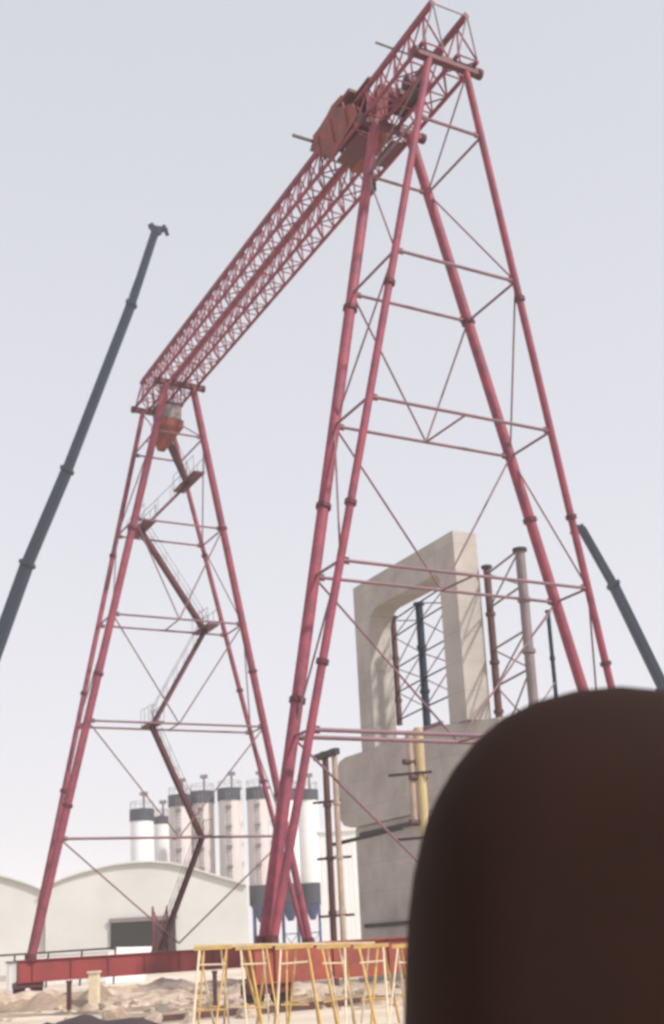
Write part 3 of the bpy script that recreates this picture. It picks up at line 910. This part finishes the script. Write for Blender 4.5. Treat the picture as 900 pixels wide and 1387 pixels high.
# ------------------------------------------------------------------ yellow trestles
YT = 25.0
def trestle(px0, px1, label, seed, nlegs=2):
    rnd = random.Random(seed)
    a_, b_ = at(px0, 1284 - (px0 - 262) * .012, YT), at(px1, 1284 - (px1 - 262) * .012, YT)
    zt_ = (a_.z + b_.z) / 2
    a_.z = b_.z = zt_
    th = thing('yellow_trestle', label, 'trestle', V(((a_.x + b_.x) / 2, YT, 0)), 'yellow steel trestles in a row')
    MB().bar(a_ + V((.02, 0, 0)), b_ - V((.02, 0, 0)), .10, .08).build('top_rail', M['yellow'], th)
    for e, (p, s_) in enumerate(((a_, 1), (b_, -1))):
        for k in (-1, 1, rnd.choice((-.5, .6))):
            q = V((p.x + s_ * (.13 if abs(k) == 1 else rnd.uniform(.2, .38)), YT + k * .03, zt_ - .04))
            sp_ = rnd.uniform(.02, .34) * (1 if rnd.random() < .6 else -1)
            f_ = V((q.x + sp_, YT + k * .55, 0))
            MB().tube(f_, q, rnd.uniform(.018, .028), n=8).build('leg', M['yellow' if rnd.random() < .7 else 'cream'], th, smooth=True)
    for z, k, m in ((zt_ - .32, -1, 'cream'), (.55, -1, 'yellow'), (.55, 1, 'yellow')):
        y_ = YT + k * (.03 + .52 * (1 - z / zt_))
        MB().tube(V((a_.x + .13, y_, z)), V((b_.x - .13, y_, z + rnd.uniform(-.05, .05))), .018, n=8).build('cross_bar', M[m], th)
    return th
edges = [262, 318, 372, 428, 478, 530, 585]
names = ['yellow trestle at the left end of the row, in front of the dark red carriage',
         'second yellow trestle from the left, in front of the near crane foot',
         'third yellow trestle from the left, just right of the near crane foot',
         'fourth yellow trestle from the left, below the tan and dark props',
         'fifth yellow trestle, next to the one cut by the brown mass',
         'yellow trestle half hidden behind the big brown mass']
for i in range(6):
    trestle(edges[i], edges[i + 1] - 2, names[i], i + 20)
trestle(428, 452, 'narrow yellow trestle standing inside the fourth one', 40) if False else None
# timber planks on the trestles' top at the right
pk = MB().bar(at(262, 1281.0, YT + .35), at(508, 1277, YT + .35), .16, .05).build('plank', M['cream'])
pk.location.z += 0
tag(pk, 'long pale plank lying along the tops of the yellow trestles', 'plank')

# ------------------------------------------------------------------ big brown rounded seat back close to the camera
D = 0.92
def dp(px, py): return at(px, py, D)
cxp = 834
cen = dp(cxp, 1300)
halfw = (dp(cxp, 1387) - dp(547, 1387)).length
top = dp(cxp, 933)
root = thing('seat_back', 'smooth dark brown rounded seat back very close to the camera at lower right', 'seat', V((cen.x, D + .1, 0)))
bms = bmesh.new()
# outline of the rounded back, real size at its own distance
LP = [(547, 1387), (549, 1310), (552, 1250), (560, 1185), (575, 1120), (592, 1080), (614, 1042), (643, 1005), (680, 973), (720, 953), (772, 939), (832, 933)]
DM = D + .085
lft = [at(x, y, DM) for x, y in LP]
rgt = [at(1668 - x, y, DM) for x, y in LP[:-1]][::-1]
zlow = 1.05
pl_ = lft + rgt
xl, xr = lft[0].x, pl_[-1].x
outl = [(p.x, p.z) for p in pl_] + [(xr, 1.4), (xr - .01, zlow + .05), (xr - .05, zlow), (xl + .05, zlow), (xl + .01, zlow + .05), (xl, 1.4)]
cxm = (xl + xr) / 2
cz = dp(cxp, 1290).z
th_ = .12
rings = []
prof_ = [(1 - (1 - math.cos(a)) * .55, math.sin(a)) for a in [math.pi / 2 * j / 6 for j in range(-6, 7)]]
for sc_, dy in prof_:
    rg = []
    for x, z in outl:
        k = sc_
        rg.append(bms.verts.new((cxm + (x - cxm) * k, DM + dy * th_, cz + (z - cz) * k if z > cz else z)))
    rings.append(rg)
n = len(outl)
for a1, b1 in zip(rings[:-1], rings[1:]):
    for i in range(n):
        bms.faces.new((a1[i], a1[(i + 1) % n], b1[(i + 1) % n], b1[i]))
bms.faces.new(rings[0][::-1]); bms.faces.new(rings[-1])
q = MB(); q.bm.free(); q.bm = bms
sb = q.build('backrest', M['brown'], root, smooth=True)
MB().box(V((cen.x - .17, D + .02, .98)), V((.34, 0, 0)), V((0, .42, 0)), ZD * .10).build('seat_cushion', M['brown'], root, bevel=.03)
MB().tube(V((cen.x, D + .2, .03)), V((cen.x, D + .2, .99)), .045, n=16).build('pedestal', M['dark'], root, smooth=True)
MB().tube(V((cen.x, D + .2, 0)), V((cen.x, D + .2, .035)), .24, n=28).build('base_disc', M['dark'], root, smooth=True)

# ------------------------------------------------------------------ haze: the dusty air of the site
hz = MB().box(V((-750, -450, -1.2)), V((1500, 0, 0)), V((0, 1500, 0)), ZD * 64).build('haze', M['white'])
hz['kind'] = 'stuff'
hm = bpy.data.materials.new('dusty_air')
hm.use_nodes = True
hn = hm.node_tree.nodes
hn.remove(hn['Principled BSDF'])
pv = hn.new('ShaderNodeVolumePrincipled')
pv.inputs['Color'].default_value = (1.0, .99, 1.0, 1)
pv.inputs['Density'].default_value = 0.0007
pv.inputs['Anisotropy'].default_value = 0.0
hm.node_tree.links.new(pv.outputs[0], hn['Material Output'].inputs['Volume'])
hz.data.materials.clear(); hz.data.materials.append(hm)

for o in bpy.data.objects:
    if 'category' in o and 'kind' not in o: o['kind'] = 'thing'
    if '_w' in o: del o['_w']
